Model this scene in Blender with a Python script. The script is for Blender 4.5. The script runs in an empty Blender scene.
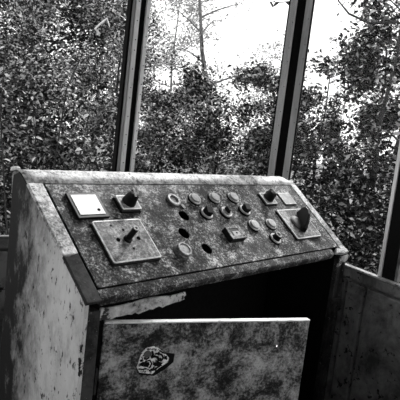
import bpy, bmesh, math, random
import numpy as np
from mathutils import Vector, Matrix
C = bpy.context.scene.collection
scn = bpy.context.scene
R = math.radians
random.seed(7)
rng = np.random.default_rng(11)

# ------------------------------------------------------------------ camera, sky, sun, exposure
# World frame: the corner of the glazed cabin is the origin, back wall along X (Y=0), right wall along Y (X=0).
CON_O, CON_A = Vector((-1.3265, -0.679, 0.0)), R(18.25)     # console's back-left panel corner, its turn in the room
CON_M = Matrix.Translation(CON_O) @ Matrix.Rotation(CON_A, 4, 'Z')
Z0 = 1.08                                                   # height of the console's top edge
cam_d = bpy.data.cameras.new('camera'); cam = bpy.data.objects.new('camera', cam_d); C.objects.link(cam)
cam_d.sensor_width = 36; cam_d.lens = 36 * 530.94 / 400; cam_d.clip_start = 0.02
cam.matrix_world = CON_M @ (Matrix.Translation((-0.7763, -1.2377, 0.18816 + Z0)) @ Matrix.Rotation(R(-48.53), 4, 'Z')
                            @ Matrix.Rotation(R(82.634), 4, 'X') @ Matrix.Rotation(R(6.76), 4, 'Z'))
scn.camera = cam
w = bpy.data.worlds.new('overcast_sky'); scn.world = w; w.use_nodes = True
nt = w.node_tree; bg = nt.nodes['Background']
tcw = nt.nodes.new('ShaderNodeTexCoord'); spw = nt.nodes.new('ShaderNodeSeparateXYZ'); rpw = nt.nodes.new('ShaderNodeValToRGB')
nt.links.new(tcw.outputs['Generated'], spw.inputs[0]); nt.links.new(spw.outputs['Z'], rpw.inputs[0]); nt.links.new(rpw.outputs[0], bg.inputs[0])
rpw.color_ramp.elements[0].position = 0.0; rpw.color_ramp.elements[0].color = (.8, .8, .8, 1)
rpw.color_ramp.elements[1].position = 0.5; rpw.color_ramp.elements[1].color = (1, 1, 1, 1)
bg.inputs['Strength'].default_value = 1.6
sd = bpy.data.lights.new('sun', 'SUN'); sun = bpy.data.objects.new('sun', sd); C.objects.link(sun)
sd.energy = 4.5; sd.angle = R(10)
sun.rotation_euler = Vector((-0.70, -0.55, -0.75)).to_track_quat('-Z', 'Y').to_euler()
vs = scn.view_settings
scn.display_settings.display_device = 'sRGB'
vs.view_transform = 'Standard'; vs.look = 'None'; vs.gamma = 1; vs.use_curve_mapping = False; vs.exposure = 0.58

# ------------------------------------------------------------------ materials
def g(v): return (v, v, v, 1)
def new_mat(name):
    m = bpy.data.materials.new(name); m.use_nodes = True
    return m, m.node_tree, m.node_tree.nodes['Principled BSDF']
def noise(nt, scale, detail=6, rough=.65, vec=None, dist=0.0):
    n = nt.nodes.new('ShaderNodeTexNoise'); n.inputs['Scale'].default_value = scale
    n.inputs['Detail'].default_value = detail; n.inputs['Roughness'].default_value = rough; n.inputs['Distortion'].default_value = dist
    if vec is not None: nt.links.new(vec, n.inputs['Vector'])
    return n.outputs['Fac']
def ramp(nt, fac, stops):
    r = nt.nodes.new('ShaderNodeValToRGB'); e = r.color_ramp.elements
    e[0].position, e[0].color = stops[0][0], g(stops[0][1]); e[1].position, e[1].color = stops[-1][0], g(stops[-1][1])
    for p, v in stops[1:-1]:
        x = e.new(p); x.color = g(v)
    nt.links.new(fac, r.inputs[0]); return r.outputs[0]
def mix(nt, fac, a, b, mode='MIX'):
    m = nt.nodes.new('ShaderNodeMix'); m.data_type = 'RGBA'; m.blend_type = mode
    if isinstance(fac, float): m.inputs[0].default_value = fac
    else: nt.links.new(fac, m.inputs[0])
    for s, v in ((6, a), (7, b)):
        if isinstance(v, float): m.inputs[s].default_value = g(v)
        else: nt.links.new(v, m.inputs[s])
    return m.outputs[2]
def coords(nt, scale=(1, 1, 1)):
    t = nt.nodes.new('ShaderNodeTexCoord'); mp = nt.nodes.new('ShaderNodeMapping'); mp.inputs['Scale'].default_value = scale
    nt.links.new(t.outputs['Object'], mp.inputs[0]); return mp.outputs[0]
def worn(name, stops, scale=14, specks=None, pits=None, rough=.6, bump=.25, metal=0.0, stretch=(1, 1, 1), spec=.15, fine=90, grain=0.0):
    """weathered paint: broad blotches through `stops`, pale flakes, dark pits"""
    m, nt, b = new_mat(name); v = coords(nt, stretch)
    broad = noise(nt, scale, 9, .72, v, .4)
    fn = noise(nt, fine, 6, .75, v)
    if grain:
        ma = nt.nodes.new('ShaderNodeMath'); ma.operation = 'MULTIPLY_ADD'; ma.inputs[1].default_value = grain; nt.links.new(fn, ma.inputs[0])
        sb_ = nt.nodes.new('ShaderNodeMath'); sb_.operation = 'ADD'; sb_.inputs[1].default_value = -.5 * grain
        nt.links.new(broad, ma.inputs[2]); nt.links.new(ma.outputs[0], sb_.inputs[0]); broad = sb_.outputs[0]
    col = ramp(nt, broad, stops)
    if specks: col = mix(nt, ramp(nt, fn, [(specks[0], 0), (specks[0] + .05, 1)]), col, specks[1])
    if pits:
        pn = noise(nt, pits[2], 5, .7, v)
        col = mix(nt, ramp(nt, pn, [(pits[0], 1), (pits[0] + .05, 0)]), col, pits[1])
    nt.links.new(col, b.inputs['Base Color'])
    b.inputs['Roughness'].default_value = rough; b.inputs['Metallic'].default_value = metal
    b.inputs['Specular IOR Level'].default_value = spec
    if bump:
        bp = nt.nodes.new('ShaderNodeBump'); bp.inputs['Strength'].default_value = bump; bp.inputs['Distance'].default_value = .004
        nt.links.new(fn, bp.inputs['Height']); nt.links.new(bp.outputs[0], b.inputs['Normal'])
    return m
def plain(name, v, rough=.5, metal=0.0, spec=.3):
    m, nt, b = new_mat(name)
    c = ramp(nt, noise(nt, 60, 5, .7, coords(nt)), [(.35, v * .7), (.65, min(1, v * 1.25))])
    nt.links.new(c, b.inputs['Base Color']); b.inputs['Roughness'].default_value = rough; b.inputs['Metallic'].default_value = metal
    b.inputs['Specular IOR Level'].default_value = spec
    return m
M = {}
M['panel'] = worn('blotched_panel_paint', [(.37, .008), (.48, .04), (.57, .13), (.69, .48)], 17, None, None, .65, .5, fine=135, grain=1.1, spec=.08)
M['rim'] = worn('chipped_pale_paint', [(.30, .04), (.42, .22), (.52, .5), (.66, .72)], 12, None, (.37, .06, 38), .55, .3, fine=110, grain=.7)
M['lip'] = worn('dark_granular_rust', [(.40, .006), (.53, .035), (.62, .16), (.72, .5)], 14, None, None, .75, .8, fine=170, grain=1.0)
M['side'] = worn('scuffed_cream_side', [(.3, .38), (.5, .5), (.7, .6)], 6, None, (.37, .05, 60), .6, .15, stretch=(1, 1, .4))
M['door'] = worn('rust_blotched_door', [(.39, .01), (.46, .05), (.53, .18), (.66, .42)], 13, None, None, .6, .4, fine=130, grain=.6)
M['door_edge'] = worn('lit_edge_and_pale_twig', [(.35, .5), (.6, .8)], 30, None, (.33, .1, 60), .5, .2)
M['inside'] = plain('black_interior', .008, .95, 0, 0.05)  # near-black all through the console's inside
M['stile'] = worn('dark_stile', [(.4, .012), (.6, .05)], 14, (.62, .25), None, .8, .3)
M['header'] = worn('torn_header', [(.38, .05), (.5, .3), (.62, .5)], 13, None, (.4, .02, 30), .6, .4)
M['plate'] = worn('scratched_cover_plate', [(.34, .02), (.45, .07), (.55, .17), (.68, .45)], 22, None, None, .5, .2, fine=110, grain=.8)
M['plate_edge'] = worn('bright_plate_edge', [(.35, .35), (.6, .7)], 40, None, (.34, .1, 80), .4, .1)
M['white'] = plain('white_dial', .72, .4)
M['black'] = plain('bakelite_shadow_black', .005, .45, 0, .12)  # bakelite, and the black slabs that stand for shadows
M['gap_black'] = plain('black_gap', .004, 1, 0, 0)  # near-black for groove floors and screw-hole discs
M['cap'] = worn('pale_button_cap', [(.35, .2), (.6, .38)], 40, None, (.34, .1, 90), .45, .1)
M['ring'] = worn('worn_bright_ring', [(.35, .15), (.6, .5)], 60, None, None, .4, .1, .3)
M['collar'] = worn('dull_metal_collar', [(.35, .05), (.6, .28)], 60, None, None, .4, .1, .5)
M['frame'] = worn('galvanised_post', [(.35, .22), (.6, .42)], 9, None, None, .55, .1, .2, (1, 1, .15))
M['frame_light'] = worn('pale_post_strip', [(.35, .5), (.6, .75)], 10, None, (.33, .1, 40), .5, .1, .1, (1, 1, .2))
M['rubber'] = plain('gasket_shadow_black', .006, .9, 0, .05)  # seals, and the painted shadow under the button collars
M['wall'] = worn('dark_cabin_panel', [(.38, .05), (.6, .19)], 6, None, (.36, .01, 30), .6, .2)
M['rail'] = worn('worn_rail', [(.35, .15), (.6, .42)], 14, None, (.36, .05, 30), .5, .2)
M['floor'] = worn('dirty_floor', [(.38, .015), (.6, .05)], 5, None, None, .8, .3)
M['ground'] = worn('leaf_litter_ground', [(.38, .03), (.6, .14)], 4, (.6, .3), None, .9, .5)
M['bark'] = worn('dark_bark', [(.35, .015), (.65, .06)], 30, None, None, .9, .3, stretch=(1, 1, .3))
M['bark_pale'] = worn('pale_bark', [(.35, .08), (.65, .2)], 30, None, None, .9, .3, stretch=(1, 1, .3))
M['bakelite_grey'] = plain('dark_grey_bakelite', .04, .6)
M['glint'] = plain('bright_screw', .9, .12, 1.0, .6)

def side_mat():
    m = M['side']; nt = m.node_tree; b = nt.nodes['Principled BSDF']
    old = b.inputs['Base Color'].links[0].from_socket
    t = nt.nodes.new('ShaderNodeTexCoord'); s = nt.nodes.new('ShaderNodeSeparateXYZ'); nt.links.new(t.outputs['Object'], s.inputs[0])
    # rust, widened to paint in the side's fade into shade, from the rear edge (y=+0.08)
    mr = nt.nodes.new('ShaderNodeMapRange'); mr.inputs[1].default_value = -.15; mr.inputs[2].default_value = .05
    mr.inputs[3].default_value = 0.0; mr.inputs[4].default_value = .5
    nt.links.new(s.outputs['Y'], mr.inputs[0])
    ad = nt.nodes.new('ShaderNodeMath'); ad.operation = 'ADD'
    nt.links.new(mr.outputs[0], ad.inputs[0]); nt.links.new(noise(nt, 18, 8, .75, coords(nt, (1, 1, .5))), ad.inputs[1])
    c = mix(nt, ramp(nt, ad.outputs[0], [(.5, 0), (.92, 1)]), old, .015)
    # paint lost along the front edge under the lip
    mr2 = nt.nodes.new('ShaderNodeMapRange'); mr2.inputs[1].default_value = -.262; mr2.inputs[2].default_value = -.29
    mr2.inputs[3].default_value = 0.0; mr2.inputs[4].default_value = .15
    nt.links.new(s.outputs['Y'], mr2.inputs[0])
    ad2 = nt.nodes.new('ShaderNodeMath'); ad2.operation = 'ADD'
    nt.links.new(mr2.outputs[0], ad2.inputs[0]); nt.links.new(noise(nt, 26, 7, .7, coords(nt, (1, 1, .6))), ad2.inputs[1])
    c = mix(nt, ramp(nt, ad2.outputs[0], [(.66, 0), (.69, 1)]), c, .02)
    nt.links.new(c, b.inputs['Base Color'])
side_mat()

def leaf_mat(name, stops, gloss=.35, trans=.25, rough=.35):
    m, nt, b = new_mat(name)
    geo = nt.nodes.new('ShaderNodeNewGeometry')
    c = ramp(nt, geo.outputs['Random Per Island'], stops)
    nt.links.new(c, b.inputs['Base Color']); b.inputs['Roughness'].default_value = rough; b.inputs['Specular IOR Level'].default_value = gloss * .4
    tr = nt.nodes.new('ShaderNodeBsdfTranslucent'); nt.links.new(c, tr.inputs[0])
    ms = nt.nodes.new('ShaderNodeMixShader'); ms.inputs[0].default_value = trans
    out = nt.nodes['Material Output']
    nt.links.new(b.outputs[0], ms.inputs[1]); nt.links.new(tr.outputs[0], ms.inputs[2]); nt.links.new(ms.outputs[0], out.inputs[0])
    return m
M['leaf_mid'] = leaf_mat('mixed_leaves', [(0, .008), (.5, .03), (.64, .18), (.85, .5), (1, .9)], .25, .2)  # random bright and black tones put glints and shade into the leaves
M['leaf_dark'] = leaf_mat('dark_leaves', [(0, .006), (.62, .025), (.75, .2), (1, .65)], .2, .15)  # mostly shade-dark leaves, the bright tail for glints
M['leaf_hazed'] = leaf_mat('hazed_leaves', [(0, .12), (.5, .3), (1, .6)], .2, .3)  # overexposed haze of the far trees put into the leaf colour
M['leaf_black'] = leaf_mat('blackish_leaves', [(0, .004), (.76, .015), (.84, .2), (1, .6)], .12, .1)  # blacker still, shade and a few glints set by colour
M['leaf_big'] = leaf_mat('broad_pale_leaves', [(0, .3), (1, .7)], .4, .2)
M['leaf_big_dark'] = leaf_mat('broad_dark_leaves', [(0, .02), (1, .06)], .2, .1)

def glass_mat():
    m = bpy.data.materials.new('dusty_glass'); m.use_nodes = True; nt = m.node_tree
    for n in list(nt.nodes):
        if n.type != 'OUTPUT_MATERIAL': nt.nodes.remove(n)
    out = [n for n in nt.nodes if n.type == 'OUTPUT_MATERIAL'][0]
    tr = nt.nodes.new('ShaderNodeBsdfTransparent'); tr.inputs[0].default_value = g(.96)
    gl = nt.nodes.new('ShaderNodeBsdfGlossy'); gl.inputs['Roughness'].default_value = .03
    df = nt.nodes.new('ShaderNodeBsdfTranslucent'); df.inputs[0].default_value = g(.8)
    fr0 = nt.nodes.new('ShaderNodeLayerWeight'); fr0.inputs[0].default_value = .12; fr = nt.nodes.new('ShaderNodeMath'); fr.operation = 'MULTIPLY'; fr.inputs[1].default_value = .07; nt.links.new(fr0.outputs['Facing'], fr.inputs[0])
    m1 = nt.nodes.new('ShaderNodeMixShader'); m2 = nt.nodes.new('ShaderNodeMixShader')
    dust = ramp(nt, noise(nt, 34, 8, .8, coords(nt)), [(.55, 0.0), (.66, .008), (.76, .06)])
    nt.links.new(fr.outputs[0], m1.inputs[0]); nt.links.new(tr.outputs[0], m1.inputs[1]); nt.links.new(gl.outputs[0], m1.inputs[2])
    nt.links.new(dust, m2.inputs[0]); nt.links.new(m1.outputs[0], m2.inputs[1]); nt.links.new(df.outputs[0], m2.inputs[2])
    nt.links.new(m2.outputs[0], out.inputs[0]); return m
M['glass'] = glass_mat()

# ------------------------------------------------------------------ mesh helpers
def link(name, me, mat, parent=None):
    o = bpy.data.objects.new(name, me); C.objects.link(o)
    if mat is not None and not me.materials: me.materials.append(mat)
    if parent is not None: o.parent = parent
    return o
def obj(name, bm, mat, parent=None, bevel=0.0, smooth=False, seg=2, mats=None):
    bmesh.ops.recalc_face_normals(bm, faces=bm.faces)
    me = bpy.data.meshes.new(name); bm.to_mesh(me); bm.free()
    if mats:
        for m in mats: me.materials.append(m)
    if smooth:
        for p in me.polygons: p.use_smooth = True
    o = link(name, me, mat, parent)
    if bevel:
        b = o.modifiers.new('edge', 'BEVEL'); b.width = bevel; b.segments = seg; b.limit_method = 'ANGLE'; b.angle_limit = R(40)
    return o
def empty(name, loc=(0, 0, 0), rz=0.0):
    o = bpy.data.objects.new(name, None); C.objects.link(o); o.location = loc; o.rotation_euler = (0, 0, rz); o.empty_display_size = .1
    return o
def tag(o, label=None, cat=None, group=None, kind=None):
    if label: o['label'] = label
    if cat: o['category'] = cat
    if group: o['group'] = group
    if kind: o['kind'] = kind
    return o
def add_prism(bm, a, b, mi=0):
    """solid between two matching loops of points"""
    va = [bm.verts.new(p) for p in a]; vb = [bm.verts.new(p) for p in b]; n = len(a); fs = []
    fs.append(bm.faces.new(va)); fs.append(bm.faces.new(vb[::-1]))
    for i in range(n): fs.append(bm.faces.new((va[i], vb[i], vb[(i + 1) % n], va[(i + 1) % n])))
    for f in fs: f.material_index = mi
    return fs
def add_box(bm, x0, x1, y0, y1, z0, z1, T=None):
    T = T or (lambda x, y, z: (x, y, z))
    return add_prism(bm, [T(x0, y0, z0), T(x1, y0, z0), T(x1, y1, z0), T(x0, y1, z0)], [T(x0, y0, z1), T(x1, y0, z1), T(x1, y1, z1), T(x0, y1, z1)])
def box(x0, x1, y0, y1, z0, z1, T=None):
    bm = bmesh.new(); add_box(bm, x0, x1, y0, y1, z0, z1, T); return bm
def rrect(u0, u1, v0, v1, r, k=4):
    pts = []
    for cx, cy, a0 in ((u1 - r, v1 - r, 0), (u0 + r, v1 - r, 90), (u0 + r, v0 + r, 180), (u1 - r, v0 + r, 270)):
        for i in range(k + 1):
            a = R(a0 + 90 * i / k); pts.append((cx + r * math.cos(a), cy + r * math.sin(a)))
    return pts
def add_lathe(bm, prof, T, seg=24, close_top=True, close_bot=False):
    """prof: (radius, height) pairs from bottom to top; T maps (x,y,h)"""
    rings = []
    for r, h in prof:
        rings.append([bm.verts.new(T(r * math.cos(2 * math.pi * i / seg), r * math.sin(2 * math.pi * i / seg), h)) for i in range(seg)])
    for a, b in zip(rings, rings[1:]):
        for i in range(seg): bm.faces.new((a[i], a[(i + 1) % seg], b[(i + 1) % seg], b[i]))
    if close_top: bm.faces.new(rings[-1])
    if close_bot: bm.faces.new(rings[0][::-1])
def add_tube(bm, pts, radii, seg=6):
    pts = [Vector(p) for p in pts]; rings = []
    for i, p in enumerate(pts):
        d = (pts[min(i + 1, len(pts) - 1)] - pts[max(i - 1, 0)]).normalized()
        a = d.orthogonal().normalized() if i == 0 else (a - d * a.dot(d)).normalized()
        b = d.cross(a); r = radii[i] if hasattr(radii, '__len__') else radii
        rings.append([bm.verts.new(p + a * (r * math.cos(2 * math.pi * k / seg)) + b * (r * math.sin(2 * math.pi * k / seg))) for k in range(seg)])
    for q, s in zip(rings, rings[1:]):
        for k in range(seg): bm.faces.new((q[k], q[(k + 1) % seg], s[(k + 1) % seg], s[k]))
    bm.faces.new(rings[0][::-1]); bm.faces.new(rings[-1])

# ------------------------------------------------------------------ the cabin: floor, low walls, rails, posts, panes
tag(obj('floor', box(-4.2, .05, -5.0, .05, -.06, 0), M['floor']), kind='structure')
RAILZ = .785
tag(obj('added_unseen_ceiling', box(-4.25, .1, -5.05, .1, 2.63, 2.70), M['floor']), kind='structure')  # unseen roof, added to block light from above
def low_wall(name, length_axis, a0, a1, seams, skip=None):
    """sheet-metal parapet: skin, separate pressed panels between raised stiles, rail on top"""
    T = (lambda s, d, z: (s, -d, z)) if length_axis == 'X' else (lambda s, d, z: (-d, s, z))
    W_ = tag(obj(name, box(a0, a1, -.05, 0.0, 0, RAILZ - .04, T), M['wall']), kind='structure')
    r = obj('rail', box(a0, a1, -.004, .022, RAILZ - .008, RAILZ, T), M['rail'] if name == 'wall_right' else M['wall'], W_, .002)
    obj('skirt', box(a0, a1, -.045, .02, RAILZ - .05, RAILZ - .009, T), M['wall'], W_, .004)
    if name == 'wall_right': r['label'] = 'worn pale rail along the top of the low wall'
    for s0, s1 in zip(seams, seams[1:]):
        obj('panel', box(s0 + .008, s1 - .008, .0, .02, .06, RAILZ - .06, T), M['wall'], W_, .006)
    return W_
low_wall('wall_right', 'Y', -3.2, 0.0, [-3.2, -2.35, -1.5, -.655, -.55, -.06])
low_wall('wall_back', 'X', -4.1, -.0, [-4.1, -3.2, -2.3, -1.4, -.5, -.06])
low_wall('wall_left', 'Y', -5.0, 0.0, [-5.0, -4, -3, -2, -1, -.06]).location.x = -4.15
W_ = tag(obj('unseen_raised_wall_front', box(-4.15, .05, -5.05, -5.0, 0, 2.63), M['wall']), kind='structure')  # unseen, behind the viewer; made full height to block light
for k in range(5): obj('panel', box(-4.1 + .82 * k + .006, -4.1 + .82 * (k + 1) - .006, -5.0, -4.988, .06, 2.5), M['wall'], W_, .006)  # panels of the unseen, raised front wall

POST_TOP = 2.55
def post(name, base, along, inward, strips, label):
    """strips: (part name, s0, s1, depth0, depth1, material, label) across the face of the post, s to the viewer's right"""
    al = Vector(along).normalized(); iw = Vector(inward).normalized(); bx = Vector(base)
    P = tag(empty(name, base), kind='structure')
    T = lambda s, d, z: tuple(al * s + iw * d + Vector((0, 0, z)))
    for nm, s0, s1, d0, d1, mt, lb in strips:
        o = obj(nm, box(s0, s1, d0, d1, 0, POST_TOP - base[2], T), mt, P, .0015)
        if lb: o['label'] = lb
    return P, T
def rivets(P, T, ss, d, z0, z1, step):
    bm = bmesh.new(); z = z0; k = 0
    while z < z1:
        for s in ss: add_lathe(bm, [(.0022, -.001), (.0022, .0015), (.001, .0022)], lambda x, y, h, s=s, z=z: T(s + x, d + h, z + y + (.02 if s > ss[0] else 0)), 6)
        z += step * (1 if k % 3 else .55); k += 1
    o = obj('rivets', bm, M['rubber'], P); tag(o, kind='stuff')
P1, T1 = post('trim_1', (-.846, 0, RAILZ), (1, 0, 0), (0, -1, 0), [
    ('seal', -.040, -.031, -.02, .018, M['rubber'], 'black rubber seal strip'),
    ('flange', -.031, -.019, -.015, .022, M['frame'], None),
    ('flange', -.019, 0.0, -.015, .028, M['frame_light'], None),
    ('channel', 0.0, .026, -.05, .016, M['rubber'], 'black recessed channel'),
    ('flange', .026, .042, -.04, .028, M['frame_light'], None)], '')
rivets(P1, T1, (-.009, .036), .028, .2, 1.7, .075)
P2, T2 = post('trim_2', (0, 0, RAILZ), (1, -.95, 0), (-.95, -1, 0), [
    ('seal', -.074, -.066, -.03, .02, M['rubber'], 'black rubber seal strip'),
    ('flange', -.066, -.034, -.03, .026, M['frame'], None),
    ('channel', -.034, .007, -.05, .014, M['rubber'], 'black recessed channel'),
    ('flange', .007, .037, -.03, .026, M['frame'], None),
    ('seal', .037, .044, -.03, .02, M['rubber'], 'black rubber seal strip')], '')
rivets(P2, T2, (-.044, .029), .026, .25, 1.7, .12)
P3, T3 = post('trim_3', (0, -.717, RAILZ), (0, -1, 0), (-1, 0, 0), [
    ('flange', -.029, -.012, -.002, .004, M['frame_light'], None),
    ('channel', -.012, .05, -.05, .0, M['rubber'], 'black recessed channel'),
    ('flange', .05, .062, -.04, .0, M['wall'], None)], '')
for nm, bs, al, iw in (('trim_4', (-1.95, 0, RAILZ), (1, 0, 0), (0, -1, 0)), ('trim_5', (-3.1, 0, RAILZ), (1, 0, 0), (0, -1, 0)),
                       ('trim_6', (0, -1.7, RAILZ), (0, -1, 0), (-1, 0, 0))):
    post(nm, bs, al, iw, [('flange', -.04, -.013, -.04, .028, M['frame_light'], None), ('channel', -.013, .013, -.05, -.035, M['rubber'], None),
                          ('flange', .013, .04, -.04, .028, M['frame'], None)], '')
for k, (s0, s1, ax) in enumerate([(-1.93, -.88, 'X'), (-.80, -.05, 'X'), (-.68, -.05, 'Y'), (-1.67, -.80, 'Y')]):
    T = (lambda s, d, z: (s, d, z)) if ax == 'X' else (lambda s, d, z: (d, s, z))
    W_ = tag(empty('window_%d' % (k + 1), T((s0 + s1) / 2, 0.01, RAILZ)), kind='structure')
    c = Vector(W_.location)
    o = obj('pane', box(s0, s1, .008, .012, RAILZ, POST_TOP, T), M['glass'], None); o.data.transform(Matrix.Translation(-c)); o.parent = W_
    o['label'] = 'dusty glass pane'
tb = tag(obj('trim_7', box(-4.1, .05, -.04, .05, POST_TOP, POST_TOP + .08), M['frame'], None, .004), kind='structure')
tb = tag(obj('trim_8', box(-.04, .05, -3.2, -.04, POST_TOP, POST_TOP + .08), M['frame'], None, .004), kind='structure')

# ------------------------------------------------------------------ the console
TH = R(38.407); CT, ST = math.cos(TH), math.sin(TH)
def P(u, v, h=0.0): return (u, -v * CT - h * ST, Z0 - v * ST + h * CT)
con = empty('control_console', CON_O, CON_A)
tag(con, 'rusty sheet-metal control console with a sloping button panel and its door ajar, under the windows', 'control console')
UL, UR, VT, VB, LEN, WID = -.051, 1.248, -.037, .372, .3362, 1.2
# top rim with rolled edge, swept along x
def sweep_rim(u0, u1, n=26):
    prof = [P(0, -.005, 0)[1:], P(0, -.030, .0005)[1:]]
    cy, cz = P(0, -.037, .0)[1:]
    prof += [(cy + .012, cz + .006), (cy + .030, cz + .0085), (cy + .044, cz + .006), (cy + .052, cz - .004), (cy + .054, cz - .016), (cy + .054, cz - .06)]
    bm = bmesh.new(); rows = []
    for i in range(n + 1):
        u = u0 + (u1 - u0) * i / n
        e = min(1, (u1 - u) / .03); dz = -.012 * (1 - e) ** 2
        rows.append([bm.verts.new((u, y + random.uniform(-.0008, .0008), z + dz * (k > 1) + random.uniform(-.0006, .0006))) for k, (y, z) in enumerate(prof)])
    for a, b in zip(rows, rows[1:]):
        for k in range(len(prof) - 1): bm.faces.new((a[k], a[k + 1], b[k + 1], b[k]))
    return bm
o = obj('top_rim', sweep_rim(UL, UR), M['rim'], con, smooth=True)
sm = o.modifiers.new('skin', 'SOLIDIFY'); sm.thickness = .003; sm.offset = -1
o['label'] = 'rolled pale top edge of the console'
bm = bmesh.new()
add_prism(bm, [(UL - .006, .058, Z0 + .028), (UL + .012, .058, Z0 + .030), (UL + .016, .086, Z0 + .026), (UL - .008, .088, Z0 + .022)],
          [(UL - .003, .060, Z0 + .039), (UL + .010, .061, Z0 + .038), (UL + .010, .082, Z0 + .036), (UL - .004, .084, Z0 + .036)])
obj('corner_fold', bm, M['rim'], con, .004)['label'] = 'crumpled pale fold at the rear corner'
def slab(name, u0, u1, v0, v1, h0, h1, mat, bev=.0015, parent=con, r=0.0):
    bm = bmesh.new(); pts = rrect(u0, u1, v0, v1, r) if r else [(u0, v0), (u1, v0), (u1, v1), (u0, v1)]
    add_prism(bm, [P(a, b, h0) for a, b in pts], [P(a, b, h1) for a, b in pts])
    return obj(name, bm, mat, parent, bev)
# left border: pale above, stripped dark lower end; right border
slab('side_rim', UL, -.006, -.006, .232, -.012, 0, M['rim'], .003)
bm = bmesh.new()
pts = [(UL, .232), (-.03, .238), (-.006, .225), (-.006, VB), (UL, VB)]
add_prism(bm, [P(a, b, -.012) for a, b in pts], [P(a, b, -.0005) for a, b in pts]); o = obj('side_rim', bm, M['stile'], con, .003)
o['label'] = 'lower end of the left rim stripped to dark rust'
slab('side_rim', 1.206, UR, -.006, .352, -.012, .0015, M['rim'], .003)
# front lip: granular strip with a folded-down edge; torn away near the right corner
bm = bmesh.new(); N = 40; rows = []
for i in range(N + 1):
    u = -.006 + (1.135 + .006) * i / N; j = random.uniform(-.0012, .0012)
    vb = VB + j - .004 * math.exp(-((u - 1.135) / .03) ** 2)
    rows.append([bm.verts.new(P(u, LEN + .006, 0)), bm.verts.new(P(u, vb - .006, 0)), bm.verts.new(P(u, vb, -.004)), bm.verts.new(P(u, vb + .003, -.02 + j)), bm.verts.new(P(u, vb - .01, -.022)), bm.verts.new(P(u, LEN + .006, -.012))])
for a, b in zip(rows, rows[1:]):
    for k in range(6): bm.faces.new((a[k], a[(k + 1) % 6], b[(k + 1) % 6], b[k]))
bm.faces.new(rows[0]); bm.faces.new(rows[-1][::-1])
o = obj('front_lip', bm, M['lip'], con); o['label'] = 'dark granular front edge below the panel'
bm = bmesh.new()
pts = [(1.168, .352), (1.178, .343), (1.20, .352), (UR, .352), (UR, VB), (1.2, VB + .002), (1.172, VB - .004), (1.150, .366)]
add_prism(bm, [P(a, b, -.012) for a, b in pts], [P(a, b, .004) for a, b in pts])
o = obj('corner_flap', bm, M['rim'], con, .003); o['label'] = 'pale bent flap at the right front corner'
# groove floor under the plate edge
slab('groove_backing', -.012, 1.212, -.012, -.001, -.016, -.010, M['gap_black'], 0)
slab('groove_backing', -.012, -.0005, -.012, .35, -.0165, -.0125, M['gap_black'], 0)
slab('groove_backing', 1.2005, 1.212, -.012, .35, -.0165, -.0125, M['gap_black'], 0)
slab('groove_backing', -.012, 1.212, LEN + .0005, LEN + .012, -.028, -.0225, M['gap_black'], 0)

# faceplate with real holes
HOLES = [(.440, .132, .0205), (.392, .200, .0205), (.447, .266, .0205), (.541, .134, .012), (.753, .129, .012), (.435, .068, .013)]
def faceplate():
    bm = bmesh.new()
    outer = [(0, 0), (WID, 0), (WID, LEN), (0, LEN)]
    edges = []
    def loop(pts):
        v = [bm.verts.new((a, b, 0)) for a, b in pts]
        return [bm.edges.new((v[i], v[(i + 1) % len(v)])) for i in range(len(v))]
    edges += loop(outer)
    for u, v, r in HOLES: edges += loop([(u + r * math.cos(2 * math.pi * i / 20), v + r * math.sin(2 * math.pi * i / 20)) for i in range(20)])
    bmesh.ops.triangle_fill(bm, use_beauty=True, edges=edges)
    for f in list(bm.faces):
        c = f.calc_center_median()
        if any((c.x - u) ** 2 + (c.y - v) ** 2 < (r * .9) ** 2 and all((w_.co.x - u) ** 2 + (w_.co.y - v) ** 2 < (r * 1.05) ** 2 for w_ in f.verts) for u, v, r in HOLES): bm.faces.remove(f)
    r = bmesh.ops.extrude_face_region(bm, geom=bm.faces[:])
    for v in [x for x in r['geom'] if isinstance(x, bmesh.types.BMVert)]: v.co.z = -.004
    for v in bm.verts: v.co = P(v.co.x, v.co.y, v.co.z)
    return obj('faceplate', bm, M['panel'], con)
faceplate()['label'] = 'blotched sloping faceplate with holes where buttons are missing'

# body
YF, YB = -.265, .083
def body_side(name, x0, x1, mat):
    prof = [(-.285, .0), (-.285, Z0 - .241)] + [P(0, .36, -.006)[1:], P(0, -.028, -.006)[1:], (.05, Z0 + .026), (.078, Z0 + .014), (YB - .003, Z0 - .02), (YB - .003, 0)]
    bm = bmesh.new(); add_prism(bm, [(x0, y, z) for y, z in prof], [(x1, y, z) for y, z in prof])
    return obj(name, bm, mat, con, .002)
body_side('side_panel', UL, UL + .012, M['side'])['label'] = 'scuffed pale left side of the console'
body_side('side_panel', UR - .012, UR, M['stile'])
obj('back_panel', box(UL + .012, UR - .012, YB - .012, YB - .003, 0, Z0 - .03), M['inside'], con)
obj('bottom_panel', box(UL + .012, UR - .012, YF + .02, YB - .012, .06, .08), M['inside'], con)
obj('inner_lining', box(UL + .0125, UL + .014, YF + .02, YB - .013, .08, Z0 - .22), M['inside'], con)
obj('inner_lining', box(UR - .014, UR - .0125, YF + .02, YB - .013, .08, Z0 - .22), M['inside'], con)
obj('stile', box(UL + .012, .003, YF - .012, YF + .02, 0, Z0 - .262), M['stile'], con, .002)
obj('stile', box(1.205, UR - .0125, YF - .008, YF + .012, 0, Z0 - .252), M['stile'], con, .002)
obj('plinth', box(.003, 1.205, YF - .005, YF + .012, 0, .075), M['stile'], con, .002)
bm = box(1.195, UR - .004, YF - .03, YF - .008, Z0 - .478, Z0 - .428); add_box(bm, 1.2, UR - .01, YF - .034, YF - .03, Z0 - .462, Z0 - .455)
obj('hinge_block', bm, M['stile'], con, .003)
bm = bmesh.new()
a = [(1.165, Z0 - .285), (1.18, Z0 - .245), (UR - .004, Z0 - .24), (UR - .004, Z0 - .262), (1.2, Z0 - .272)]
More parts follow.
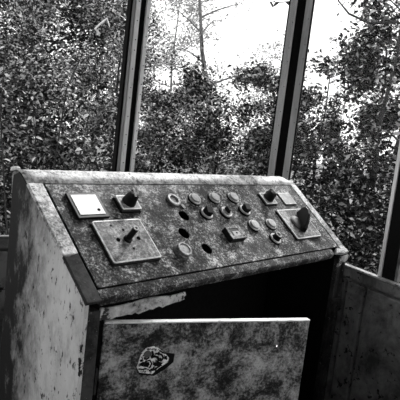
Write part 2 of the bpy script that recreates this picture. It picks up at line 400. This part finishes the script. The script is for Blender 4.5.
add_prism(bm, [(x, YF - .03, z) for x, z in a], [(x, YF - .022, z) for x, z in a]); o = obj('corner_bracket', bm, M['header'], con, .001)
o['label'] = 'pale torn bracket under the right front corner'
# torn header strip under the lip, left half only
bm = bmesh.new(); top, bot = [], []
for i in range(24):
    t = i / 23; x = .004 + .285 * t
    top.append((x, Z0 - .257 - .003 * math.sin(9 * t))); bot.append((x - .012 * t, Z0 - .288 + random.uniform(-.0025, .0025) + .006 * t * t - (.004 if i % 7 == 3 else 0)))
poly = top + [(.294, Z0 - .268), (.286, Z0 - .272), (.29, Z0 - .279)] + bot[::-1]
add_prism(bm, [(x, YF - .010 - .008 * math.sin(7 * x), z) for x, z in poly], [(x, YF - .005 - .008 * math.sin(7 * x), z) for x, z in poly])
o = obj('header_strip', bm, M['header'], con); o['label'] = 'torn pale strip of metal under the front lip'

# door: hinged at the left stile, swung 28 degrees towards the viewer
DA = math.atan2(-.2761, .5119); DW, DT = .5816, Z0 - .300
dm = Matrix.Translation((.0254, YF - .0, 0)) @ Matrix.Rotation(DA, 4, 'Z')
door = obj('door', box(0, DW, 0, .016, .085, DT - .003), M['door'], con, .002)
door.matrix_local = dm; door['label'] = 'rust-blotched cabinet door hanging open at the front'
obj('door_edge', box(0.002, DW, -.001, .017, DT - .004, DT), M['door_edge'], door, .001)['label'] = 'bright top edge of the door, highlight painted on'  # pale top strip puts the edge's highlight into the colour
def D(s, z, d=0.0): return (s, -d, DT + z)
for z in (-.12, -.62):
    bm = bmesh.new(); add_tube(bm, [(-.006, .008, DT + z), (-.006, .008, DT + z - .07)], .006, 10); obj('hinge', bm, M['stile'], door)
bm = bmesh.new(); add_lathe(bm, [(.0075, 0), (.0075, .002), (.0066, .005), (.0045, .0072), (.002, .0082)], lambda x, y, h: D(.482 + x, -.076 + y, h), 14)
obj('door_screw', bm, M['glint'], door)['label'] = 'bright screw head catching the light'
# emblem plate
EC = (.135, -.101)
def E_(x, y, d): return D(EC[0] + x, EC[1] + y, d)
oct_ = [(-.0336, .0196), (-.021, .0327), (-.002, .0365), (.0108, .0312), (.030, .0166), (.041, .005), (.039, -.0067), (.017, -.0213), (-.0003, -.0374), (-.0336, -.0315), (-.0415, -.0184), (-.038, -.0038)]
M['sticker'] = worn('peeling_sticker', [(.36, .3), (.5, .75), (.6, .9)], 45, None, (.42, .03, 120), .5, .1)
bm = bmesh.new(); shadow_pts = [(.028, .018), (.055, .0145), (.0545, -.0067), (.035, -.025), (.006, -.043), (-.034, -.037), (-.01, 0)]
add_prism(bm, [E_(x, y, 0) for x, y in shadow_pts], [E_(x, y, .004) for x, y in shadow_pts]); obj('emblem_shadow', bm, M['black'], door)  # black slab stands for the shadow right of and below the emblem
bm = bmesh.new(); add_prism(bm, [E_(x, y, 0) for x, y in oct_], [E_(x, y, .006) for x, y in oct_])
emb = obj('emblem', bm, M['sticker'], door, .001); emb['label'] = 'peeling white emblem with dark swirls'
def swirl(pts, r, name='emblem_mark', mat='black'):
    bm = bmesh.new(); ps = [E_(x, y, .0062) for x, y in pts]; add_tube(bm, ps, r, 6); return obj(name, bm, M[mat], door)
def blob(pts, name='emblem_mark', mat='black', d=.0068):
    bm = bmesh.new(); add_prism(bm, [E_(x, y, .0058) for x, y in pts], [E_(x, y, d) for x, y in pts]); return obj(name, bm, M[mat], door)
M['mark_grey'] = plain('grey_emblem_ink', .09, .6)
blob([(-.0178 + .0105 * math.cos(t), .0196 - .002 + .0095 * math.sin(t)) for t in np.linspace(0, 6.28, 14)[:-1]], mat='mark_grey')
swirl([(-.0067, .0264), (-.0035, .0166), (-.0067, .0093)], .003)
swirl([(.0013, .018), (.0108, .019), (.021, .0137), (.025, .0064), (.021, -.0003), (.014, .0006)], .0026)
swirl([(-.0076, .008), (.0013, .012), (.010, .0085), (.0133, .0006), (.009, -.004)], .0032)
blob([(-.0003, -.0053), (.0124, -.003), (.025, -.0073), (.0197, -.014), (.006, -.016), (-.0013, -.011)])
blob([(-.0368, -.0067), (-.0273, -.0023), (-.0114, -.0038), (-.0098, -.011), (-.0146, -.017), (-.0247, -.015), (-.0336, -.0126)])
swirl([(-.037, -.021), (-.026, -.0225), (-.016, -.021)], .002); swirl([(-.010, -.026), (.002, -.0255), (.012, -.019), (.022, -.012)], .0024)
swirl([(-.028, -.012), (-.020, -.001), (-.010, .001), (-.004, -.008), (-.009, -.02)], .0022); swirl([(-.026, .006), (-.018, .005), (-.012, .009)], .0022)
swirl([(.004, -.016), (.001, -.022), (-.006, -.024)], .0024); swirl([(.012, .027), (.020, .022), (.028, .018)], .002)
for x, y in ((-.029, .014), (-.006, .031), (.032, .010), (-.020, -.029), (.006, -.001), (.018, .004)):
    blob([(x - .002, y - .0015), (x + .002, y - .002), (x + .0025, y + .001), (x, y + .0025)])
blob([(.028, .012), (.036, .006), (.035, .0), (.027, .004)]); blob([(-.037, .003), (-.030, .004), (-.026, .0), (-.034, -.003)])

# ---- controls on the sloping panel
def local(u, v, h0=0.0): return lambda x, y, h: P(u + x, v + y, h0 + h)
def bezel_plate(name, u0, u1, v0, v1, h, mat, edge=None, r=.003, label=None, bev=.0015, skirt=None):
    pl = slab(name, u0, u1, v0, v1, .0002, h, mat, bev, con, r)
    if skirt: slab('plate_side_shadow', u0 - skirt, u1 + .001, v0 - .001, v1 + skirt, .0001, h * .6, M['black'], .001, pl, r)  # black slab for the plate's dark sides, widened left and below as shadow
    if edge is not None:   # polished upper edge as a narrow raised frame
        bm = bmesh.new(); o_ = rrect(u0, u1, v0, v1, r); i_ = rrect(u0 + .004, u1 - .004, v0 + .004, v1 - .004, max(r - .004, .001))
        vo = [bm.verts.new(P(a, b, h - .002)) for a, b in o_]; vi = [bm.verts.new(P(a, b, h + .0008)) for a, b in i_]
        vm = [bm.verts.new(P(a, b, h + .0002)) for a, b in o_]
        n = len(o_)
        for k in range(n):
            bm.faces.new((vo[k], vo[(k + 1) % n], vm[(k + 1) % n], vm[k])); bm.faces.new((vm[k], vm[(k + 1) % n], vi[(k + 1) % n], vi[k]))
        obj('plate_edge', bm, edge, pl)
    if label: pl['label'] = label
    return pl
def dots(parent, pts, r, h, name='screw_hole'):
    for u, v in pts:
        bm = bmesh.new(); add_lathe(bm, [(r, -.001), (r, .0006)], local(u, v, h), 10); obj(name, bm, M['gap_black'], parent)
# white dial in black bezel
bz = bezel_plate('dial_bezel', .040, .143, .038, .128, .009, M['black'], r=.002, label='black square bezel around a blank white dial')
slab('dial_face', .050, .132, .0475, .118, .009, .0105, M['white'], .0005, bz); dots(bz, [(.116, .103)], .0045, .0108)
# square plate with black rotary knob, left
kp = bezel_plate('knob_plate', .199, .270, .0535, .107, .012, M['plate'], M['plate_edge'], .003, 'small grey square plate carrying a black knob', skirt=.005)
def rotary(u, v, h0, r, parent, ang=0.0):
    bm = bmesh.new(); add_lathe(bm, [(r, 0), (r * .97, .006), (r * .86, .016), (r * .78, .028), (r * .6, .034), (r * .3, .036)], local(u, v, h0), 20)
    c, s = math.cos(ang), math.sin(ang)
    L = lambda x, y, h: P(u + x * c - y * s, v + x * s + y * c, h0 + h)
    a = [(-.006, -r), (.006, -r), (.006, r * .9), (-.006, r * .9)]; b = [(-.004, -r * .7), (.004, -r * .7), (.004, r * .7), (-.004, r * .7)]
    add_prism(bm, [L(x, y, .01) for x, y in a], [L(x, y, .037) for x, y in b])
    return obj('knob', bm, M['black'], parent, .001)
rotary(.236, .0785, .012, .0215, kp, .3)
# large cover plate with a bare shaft
cp = bezel_plate('cover_plate', .072, .240, .1415, .281, .010, M['plate'], M['plate_edge'], .008, 'large scratched square plate with a bare switch shaft', skirt=.004)
bm = bmesh.new(); add_lathe(bm, [(.0125, 0), (.0125, .006), (.0085, .008), (.0085, .047)], local(.156, .211, .010), 16); obj('switch_shaft', bm, M['black'], cp)
bm = bmesh.new(); add_lathe(bm, [(.0082, .047), (.0082, .049), (.004, .049), (.0035, .045)], local(.156, .211, .010), 16); obj('shaft_tip', bm, M['cap'], cp)['label'] = 'pale drilled end of the shaft'
dots(cp, [(.159, .178), (.160, .242)], .0035, .0106); dots(cp, [(.125, .209), (.196, .210)], .006, .0106); dots(cp, [(.126, .160)], .003, .0106)
# pilot-light ring with a tab
bm = bmesh.new(); add_lathe(bm, [(.026, 0), (.026, .005), (.023, .0075), (.0165, .0075), (.0145, .004), (.0145, .001)], local(.435, .068), 24, False)
add_prism(bm, [P(.449, .092, .0005), P(.462, .088, .0005), P(.466, .103, .0005), P(.456, .106, .0005)], [P(.449, .092, .005), P(.462, .088, .005), P(.466, .103, .004), P(.456, .106, .004)])
rg = obj('lamp_ring', bm, M['collar'], con); rg['label'] = 'bare pilot lamp ring with a small tab'
bm = bmesh.new(); add_lathe(bm, [(.0145, -.0005), (.013, .0012), (.004, .0018)], local(.435, .068), 20); obj('lamp_lens', bm, M['cap'], rg)
def collar(u, v, r=.0235, h=.010, inner=.017):
    bm = bmesh.new(); add_lathe(bm, [(r + .001, 0), (r + .0005, h * .55), (r - .001, h * .6), (inner, h * .6), (inner, .001)], local(u, v), 24, False)
    c = obj('button_collar', bm, M['rubber'], con)  # black base paints in the shadow under the collar
    bm = bmesh.new(); add_lathe(bm, [(r - .0002, h * .6), (r - .0002, h * .85), (r - .002, h), (inner + .001, h), (inner + .001, h * .6)], local(u, v), 24, False)
    obj('collar_ring', bm, M['ring'], c); return c
def cap_button(u, v):
    c = collar(u, v, .024, .009, .0185); bm = bmesh.new()
    add_lathe(bm, [(.0168, .004), (.0168, .008), (.0190, .0105), (.0190, .0142), (.0175, .0155), (.009, .0162)], local(u, v), 24); obj('button_cap', bm, M['cap'], c)
for u, v in ((.532, .069), (.635, .067), (.740, .067), (.746, .199), (.850, .200)): cap_button(u, v)
def socket_button(u, v, ang):
    """collar whose lens is gone: a black square plug leans in the socket"""
    c = collar(u, v, .0235, .012, .0165); bm = bmesh.new(); co, s = math.cos(ang), math.sin(ang)
    L = lambda x, y, h: P(u + x * co - y * s, v + x * s + y * co, h)
    q = [(-.0125, -.0125), (.0125, -.0125), (.0125, .0125), (-.0125, .0125)]
    add_prism(bm, [L(x, y, .002) for x, y in q], [L(x, y, .026 + .004 * (y < 0)) for x, y in q]); obj('socket_plug', bm, M['black'], c, .001)
    return c
socket_button(.541, .134, .25)['label'] = 'button collar with a black square plug'
socket_button(.753, .129, .2)
c = collar(.643, .134, .0235, .012, .0165); c['label'] = 'selector collar with a narrow black lever'
bm = bmesh.new(); add_lathe(bm, [(.016, .004), (.016, .013), (.012, .0145)], local(.643, .134), 20)
obj('selector_face', bm, M['collar'], c)
bm = bmesh.new(); add_prism(bm, [P(.637, .120, .0145), P(.649, .120, .0145), P(.649, .146, .0145), P(.637, .146, .0145)], [P(.639, .122, .028), P(.647, .122, .028), P(.647, .142, .026), P(.639, .142, .026)]); obj('selector_lever', bm, M['black'], c, .001)
# tall ring button
bm = bmesh.new(); add_lathe(bm, [(.0265, 0), (.0265, .008), (.0245, .010), (.0245, .018), (.0225, .0195), (.0185, .0195), (.0175, .0165)], local(.334, .268), 28, False)
c = obj('button_collar', bm, M['collar'], con); c['label'] = 'tall ring around a recessed pale button'
bm = bmesh.new(); add_lathe(bm, [(.018, .004), (.018, .016), (.010, .0168)], local(.334, .268), 24); obj('button_cap', bm, M['cap'], c)
# stub shaft
c = collar(.815, .265, .0235, .010, .016); c['label'] = 'button collar with a black stub shaft'
bm = bmesh.new(); add_lathe(bm, [(.0145, .002), (.0145, .026), (.013, .0275)], local(.815, .265), 18, False); add_lathe(bm, [(.0145, .026), (.006, .026)], local(.815, .265), 18); obj('stub_shaft', bm, M['black'], c)
bm = bmesh.new(); add_lathe(bm, [(.0138, .0262), (.0138, .0282), (.008, .0282), (.008, .0262)], local(.815, .263), 18, False); obj('shaft_tip', bm, M['collar'], c)
# raised box, sides painted black for their shade, with a framed recess
sb = slab('meter_box', .566, .642, .2045, .256, .0002, .019, M['black'], .001, con, .002); sb['label'] = 'raised box with shade-black sides, a pale frame and recessed window'
bm = bmesh.new()
o_ = [(.566, .2045), (.642, .2045), (.642, .256), (.566, .256)]; i_ = [(.577, .2125), (.624, .2125), (.624, .243), (.577, .243)]
vo = [bm.verts.new(P(a, b, .0192)) for a, b in o_]; vi = [bm.verts.new(P(a, b, .0205)) for a, b in i_]; vt = [bm.verts.new(P(a, b, .0205)) for a, b in [(.567, .2055), (.641, .2055), (.641, .255), (.567, .255)]]
for k in range(4):
    bm.faces.new((vo[k], vo[(k + 1) % 4], vt[(k + 1) % 4], vt[k])); bm.faces.new((vt[k], vt[(k + 1) % 4], vi[(k + 1) % 4], vi[k]))
obj('box_frame', bm, M['plate'], sb)
slab('window_plate', .588, .623, .2245, .2425, .0192, .0196, M['cap'], 0, sb); dots(sb, [(.606, .232)], .0035, .0197); dots(sb, [(.633, .246)], .003, .0206)  # window set off-centre so the black top paints the recess's shade
# right: small plate with knob, white plate, large plate with winged handle
kp = bezel_plate('knob_plate', .913, .986, .049, .106, .010, M['plate'], M['plate_edge'], .003, 'small grey square plate carrying a worn black knob', skirt=.004)
rotary(.950, .0755, .010, .0225, kp, -.2)
bezel_plate('blank_plate', 1.050, 1.130, .046, .107, .005, M['cap'], M['plate_edge'], .002, 'blank pale plate at the top right', skirt=.004)
cp = bezel_plate('cover_plate', .946, 1.124, .1375, .281, .009, M['plate'], M['plate_edge'], .008, 'large square plate with a winged black handle', skirt=.003)
bm = bmesh.new(); add_lathe(bm, [(.036, 0), (.036, .004), (.030, .008), (.022, .010)], local(1.022, .210, .009), 28)
obj('handle_skirt', bm, M['bakelite_grey'], cp)  # plain dark grey disc below the blade
def fin():
    """upright winged blade set aslant on the skirt"""
    bm = bmesh.new(); a = Vector((1.004, .256)); b = Vector((1.070, .163)); n = Vector((b.y - a.y, -(b.x - a.x))).normalized()
    outl = [(0, .0), (.04, .018), (.2, .040), (.45, .056), (.7, .058), (.9, .050), (1.0, .034), (1.0, 0)]; ls, rs = [], []
    for t, h in outl:
        p = a.lerp(b, t); w_ = .005 if h > .03 else .010
        ls.append(P(p.x + n.x * w_, p.y + n.y * w_, .012 + h)); rs.append(P(p.x - n.x * w_, p.y - n.y * w_, .012 + h))
    add_prism(bm, ls, rs); return obj('handle', bm, M['black'], cp, .003)
fin()['label'] = 'tall black winged switch handle'

# ------------------------------------------------------------------ outside: ground, trees and shrubs
GZ = -.25
bm = bmesh.new(); bmesh.ops.create_grid(bm, x_segments=40, y_segments=40, size=30)
for v in bm.verts:
    dx, dy = v.co.x - 0, v.co.y - 0
    v.co.z = GZ + .12 * math.sin(v.co.x * .7 + 1) * math.cos(v.co.y * .6) if (v.co.x > 1.5 or v.co.y > 1.5) else GZ
tag(obj('ground', bm, M['ground']), kind='structure')

def mesh_np(name, verts, faces_n, faces):
    me = bpy.data.meshes.new(name); nf = len(faces)
    me.vertices.add(len(verts)); me.vertices.foreach_set('co', verts.astype(np.float32).ravel())
    me.loops.add(nf * faces_n); me.loops.foreach_set('vertex_index', faces.astype(np.int32).ravel())
    me.polygons.add(nf); me.polygons.foreach_set('loop_start', np.arange(0, nf * faces_n, faces_n, dtype=np.int32))
    me.update(calc_edges=True); return me
def leaves_mesh(name, cen, size, up_bias=.5, aspect=.5):
    """one folded leaf (two triangles) per centre"""
    n = len(cen)
    ax = rng.normal(size=(n, 3)); ax[:, 2] = ax[:, 2] * .6 - .25; ax /= np.linalg.norm(ax, axis=1)[:, None]
    nr = rng.normal(size=(n, 3)); nr[:, 2] += up_bias * 2; nr -= (nr * ax).sum(1)[:, None] * ax; nr /= np.linalg.norm(nr, axis=1)[:, None]
    sd_ = np.cross(nr, ax); s = (size * rng.uniform(.55, 1.35, n))[:, None]
    b = cen - ax * s * .5; t = cen + ax * s * .5; fold = nr * s * .12
    l = cen + sd_ * s * aspect * .5 + fold - ax * s * .08; r = cen - sd_ * s * aspect * .5 + fold - ax * s * .08
    V = np.stack([b, l, t, r], 1).reshape(-1, 3); i = np.arange(n)[:, None] * 4
    F = np.concatenate([i + np.array([[0, 2, 1]]), i + np.array([[0, 3, 2]])], 1).reshape(-1, 3)
    return mesh_np(name, V, 3, F)
def tree(name, label, cat, loc, height, spread, n_leaves, leaf, mat, bark, trunk_r, n_branch=9, low=.15, clump=.16, lean=(0, 0), group=None, twig=5, crown_top=1.0):
    """trunk and boughs as tubes, leaves in clumps along the twigs"""
    t = tag(empty(name, loc), label, cat, group)
    pts = [Vector((lean[0] * k / 6 * height + random.uniform(-.04, .04) * height * .3 * (k > 0), lean[1] * k / 6 * height + random.uniform(-.04, .04) * height * .3 * (k > 0), height * .92 * k / 6)) for k in range(7)]
    bm = bmesh.new(); add_tube(bm, pts, [trunk_r * (1 - .8 * k / 6) for k in range(7)], 7); obj('trunk', bm, bark, t)
    cents = []
    for j in range(n_branch):
        f = low + (crown_top - low) * (j + random.random()) / n_branch; k = min(5, int(f * 6)); p = pts[k].lerp(pts[k + 1], f * 6 - k) if f < 1 else pts[6]
        a = j * 2.4 + random.uniform(-.5, .5); ln = spread * (1.05 - .55 * abs(f - .45)) * random.uniform(.7, 1.1)
        up = random.uniform(.1, .6) * ln; d = Vector((math.cos(a), math.sin(a), 0))
        bp = [p, p + d * ln * .35 + Vector((0, 0, up * .45)), p + d * ln * .7 + Vector((0, 0, up * .8)), p + d * ln + Vector((0, 0, up * .85))]
        r0 = trunk_r * .42 * (1 - .6 * f); bm = bmesh.new(); add_tube(bm, bp, [r0, r0 * .75, r0 * .5, r0 * .22], 5)
        for q in range(twig):
            s = random.uniform(.25, 1.0) * 3; k2 = min(2, int(s)); q0 = bp[k2].lerp(bp[k2 + 1], s - k2)
            e = q0 + Vector((random.gauss(0, 1), random.gauss(0, 1), random.gauss(.25, .8))).normalized() * spread * random.uniform(.25, .5)
            md = q0.lerp(e, .5) + Vector((random.uniform(-.05, .05), random.uniform(-.05, .05), random.uniform(0, .06))) * spread
            add_tube(bm, [q0, md, e], [r0 * .3, r0 * .2, r0 * .1], 4)
            for f2 in (.35, .6, .85, 1.0): cents.append(q0.lerp(e, f2))
        obj('branch', bm, bark, t)
    cn = np.array([tuple(c) for c in cents]); idx = rng.integers(0, len(cn), n_leaves)
    cl = cn[idx] + rng.normal(size=(n_leaves, 3)) * spread * clump
    cl[:, 2] = np.maximum(cl[:, 2], .03)
    o = link('foliage', leaves_mesh('foliage', cl, leaf), mat, t); tag(o, kind='stuff')
    return t
def at(fwd, lat):    # metres ahead of and beside the operator's standing spot, along the cabin's diagonal
    return (-1.676 + fwd * .504 + lat * .864, -2.098 + fwd * .864 - lat * .504, GZ)
BK, BP = M['bark'], M['bark_pale']
# left of the first post
tree('leafy_bush', 'tall dense bush with mixed pale leaves filling the leftmost window', 'bush', at(5.0, -1.7), 3.0, .75, 26000, .036, M['leaf_mid'], BK, .035, 14, .03, .085, twig=7)
tree('leafy_bush', 'dense bush with small glinting leaves left of the first post', 'bush', at(5.7, -1.0), 2.7, .65, 20000, .036, M['leaf_mid'], BK, .03, 13, .03, .09, twig=7)
tree('leafy_bush', 'low dark bush behind the left end of the console', 'bush', at(4.4, -1.35), 1.75, .7, 13000, .042, M['leaf_dark'], BK, .025, 10, .05, .1, twig=6)
tree('leafy_tree', 'broad dark tree behind the bushes in the leftmost window', 'tree', at(8.5, -3.0), 4.8, 1.4, 22000, .08, M['leaf_black'], BK, .08, 13, .1)
tree('leafy_tree', 'tall blackish tree at the far edge of the leftmost window', 'tree', at(6.6, -2.75), 4.0, .85, 18000, .05, M['leaf_dark'], BK, .06, 13, .1, .12)
tree('leafy_tree', 'second dark tree standing just left of the first post', 'tree', at(9.5, -2.0), 3.7, 1.0, 12000, .07, M['leaf_dark'], BK, .07, 11, .1)
tree('thin_tree', 'haze-pale sparse tree rising above the bushes left of the first post', 'tree', at(9.0, -1.45), 4.4, .7, 5000, .06, M['leaf_hazed'], BP, .04, 11, .3)
# between the posts
tree('leafy_bush', 'dark bush low in the middle window beside the first post', 'bush', at(6.0, -.5), 1.95, .6, 12000, .042, M['leaf_dark'], BK, .025, 10, .05, .09, twig=6)
tree('leafy_bush', 'blackish bush in the centre of the middle window', 'bush', at(6.2, .12), 2.05, .65, 12000, .048, M['leaf_black'], BK, .025, 10, .05, .1, twig=6)
tree('leafy_bush', 'dark bush in the middle window beside the corner post', 'bush', at(5.4, .62), 2.3, .5, 12500, .046, M['leaf_dark'], BK, .025, 10, .05, .1, twig=6)
tree('thin_tree', 'slender haze-pale tree with sparse leaves in the middle window', 'tree', at(11, -.9), 4.6, 1.0, 7000, .06, M['leaf_hazed'], BP, .04, 14, .3, .1, twig=7)
tree('thin_tree', 'leaning bare trunked tree in the centre of the middle window', 'tree', at(9, .35), 4.6, .8, 900, .06, M['leaf_hazed'], BP, .075, 14, .25, lean=(-.16, .1), twig=7)
tree('thin_tree', 'haze-pale thin tree near the corner post in the middle window', 'tree', at(10, 1.2), 3.3, .8, 3500, .06, M['leaf_hazed'], BP, .04, 10, .2, twig=7)
tree('leafy_bush', 'wide grey bush far behind the dark bushes of the middle window', 'bush', at(9.0, -.2), 2.1, 1.0, 9000, .06, M['leaf_mid'], BK, .03, 9, .05)
# right of the corner post
tree('leafy_bush', 'dark bush right beside the corner post in the right window', 'bush', at(5.0, 1.05), 2.35, .55, 10500, .048, M['leaf_black'], BK, .025, 11, .05, .09, twig=6)
tree('leafy_bush', 'large blackish bush in the middle of the right window', 'bush', at(5.0, 1.55), 2.8, .6, 12500, .050, M['leaf_black'], BK, .03, 13, .05, .09, twig=6)
slim = tree('leafy_tree', 'dark slim straight trunked tree before the right window', 'tree', at(4.0, 1.27), 2.9, .5, 3200, .045, M['leaf_black'], BK, .034, 10, .2, .12)
bm = bmesh.new(); add_tube(bm, [(-.38, .22, 2.72), (-.385, .225, 2.56), (-.31, .18, 2.48), (-.18, .10, 2.43), (0, 0, 2.46)], [.004, .006, .008, .009, .010], 5); obj('branch', bm, BK, slim)
tree('leafy_bush', 'low dark bush behind the right end of the console', 'bush', at(3.6, .95), 1.3, .5, 8000, .045, M['leaf_black'], BK, .02, 9, .05, .1, twig=6)
tree('leafy_tree', 'grey leaved tree far off in the right window', 'tree', at(9.0, 3.2), 4.4, 1.2, 7000, .07, M['leaf_mid'], BK, .07, 11, .15)
tree('leafy_bush', 'dark bush just right of the post on the right wall', 'bush', at(4.3, 1.95), 2.3, .55, 9000, .048, M['leaf_black'], BK, .03, 11, .05, .1, twig=6)
tree('leafy_bush', 'dark bush farther along the outside of the right wall', 'bush', at(5.4, 2.9), 2.6, .7, 9000, .055, M['leaf_dark'], BK, .03, 11, .05, .1, twig=6)
tree('leafy_tree', 'dark tree farther along beyond the right wall', 'tree', at(7.0, 4.4), 4.2, 1.2, 10000, .07, M['leaf_dark'], BK, .06, 12, .08, .12, twig=6)
tree('leafy_bush', 'mixed bush farthest along beyond the left end of the back wall', 'bush', at(4.8, -2.75), 2.6, .7, 9000, .048, M['leaf_mid'], BK, .03, 11, .05, .1, twig=6)

def leaf_part(parent, p, d, n, size, mat, width=.5):
    """one broad leaf: eight-sided blade folded along its midrib"""
    d = Vector(d).normalized(); n = Vector(n); n = (n - d * n.dot(d)).normalized(); sd_ = d.cross(n); bm = bmesh.new(); p = Vector(p)
    mid = [bm.verts.new(p + d * size * t - n * size * .25 * t * t) for t in (0, .3, .65, 1.0)]
    L_ = [bm.verts.new(p + d * size * t + s_ * sd_ * size * width * w_ + n * size * (.08 - .25 * t * t)) for s_ in (1, -1) for t, w_ in ((.22, .38), (.6, .42))]
    for a, b in ((L_[0], L_[1]), (L_[2], L_[3])):
        bm.faces.new((mid[0], mid[1], a)); bm.faces.new((mid[1], mid[2], b, a)); bm.faces.new((mid[2], mid[3], b))
    return obj('leaf', bm, mat, parent)
def sprig_shrub(name, label, loc, stems, mat, bark, size, per):
    t = tag(empty(name, loc), label, 'shrub')
    for st in stems:
        st = [Vector(q) for q in st]; bm = bmesh.new(); add_tube(bm, st, [.009 - .007 * k / (len(st) - 1) for k in range(len(st))], 5); obj('stem', bm, bark, t)
        for k in range(per):
            f = (.35 + .65 * k / max(1, per - 1)) * (len(st) - 1) * .999; i_ = int(f); p = st[i_].lerp(st[i_ + 1], f - i_)
            a = k * 2.3 + random.random(); leaf_part(t, p, (math.cos(a), math.sin(a), random.uniform(-.7, .2)), (random.gauss(0, .4), random.gauss(0, .4), 1), size * random.uniform(.7, 1.2), mat)
    return t
bs = sprig_shrub('broad_leaved_shrub', 'wispy shrub with large pale leaves close outside the leftmost window', at(3.5, -1.10),
    [[(0, 0, 0), (.05, .02, .6), (.02, .1, 1.2), (-.05, .15, 1.75)], [(.02, 0, 0), (.16, -.05, .7), (.26, -.1, 1.3), (.3, -.1, 1.62)],
     [(-.02, .02, 0), (-.15, .12, .8), (-.22, .2, 1.5), (-.2, .25, 2.05)], [(0, -.02, 0), (.12, .1, .9), (.2, .16, 1.7), (.34, .1, 2.13)]], M['leaf_big'], BK, .062, 9)
bm = bmesh.new(); add_tube(bm, [(.34, .1, 2.12), (.375, .085, 2.165), (.412, .07, 2.205), (.425, .062, 2.17), (.432, .06, 2.15)], [.006, .007, .006, .005, .003], 6)
obj('broken_twig', bm, M['door_edge'], bs)['label'] = 'snapped pale twig bent into a sharp angle'
sprig_shrub('drooping_sapling', 'tall sapling behind the corner post with a drooping twig of dark leaves', at(3.6, .53),
    [[(0, 0, 0), (.01, .0, 1.0), (.0, .01, 1.9), (-.01, .02, 2.38), (-.07, .05, 2.42), (-.14, .09, 2.405), (-.20, .12, 2.40)]], M['leaf_big_dark'], BK, .055, 9)
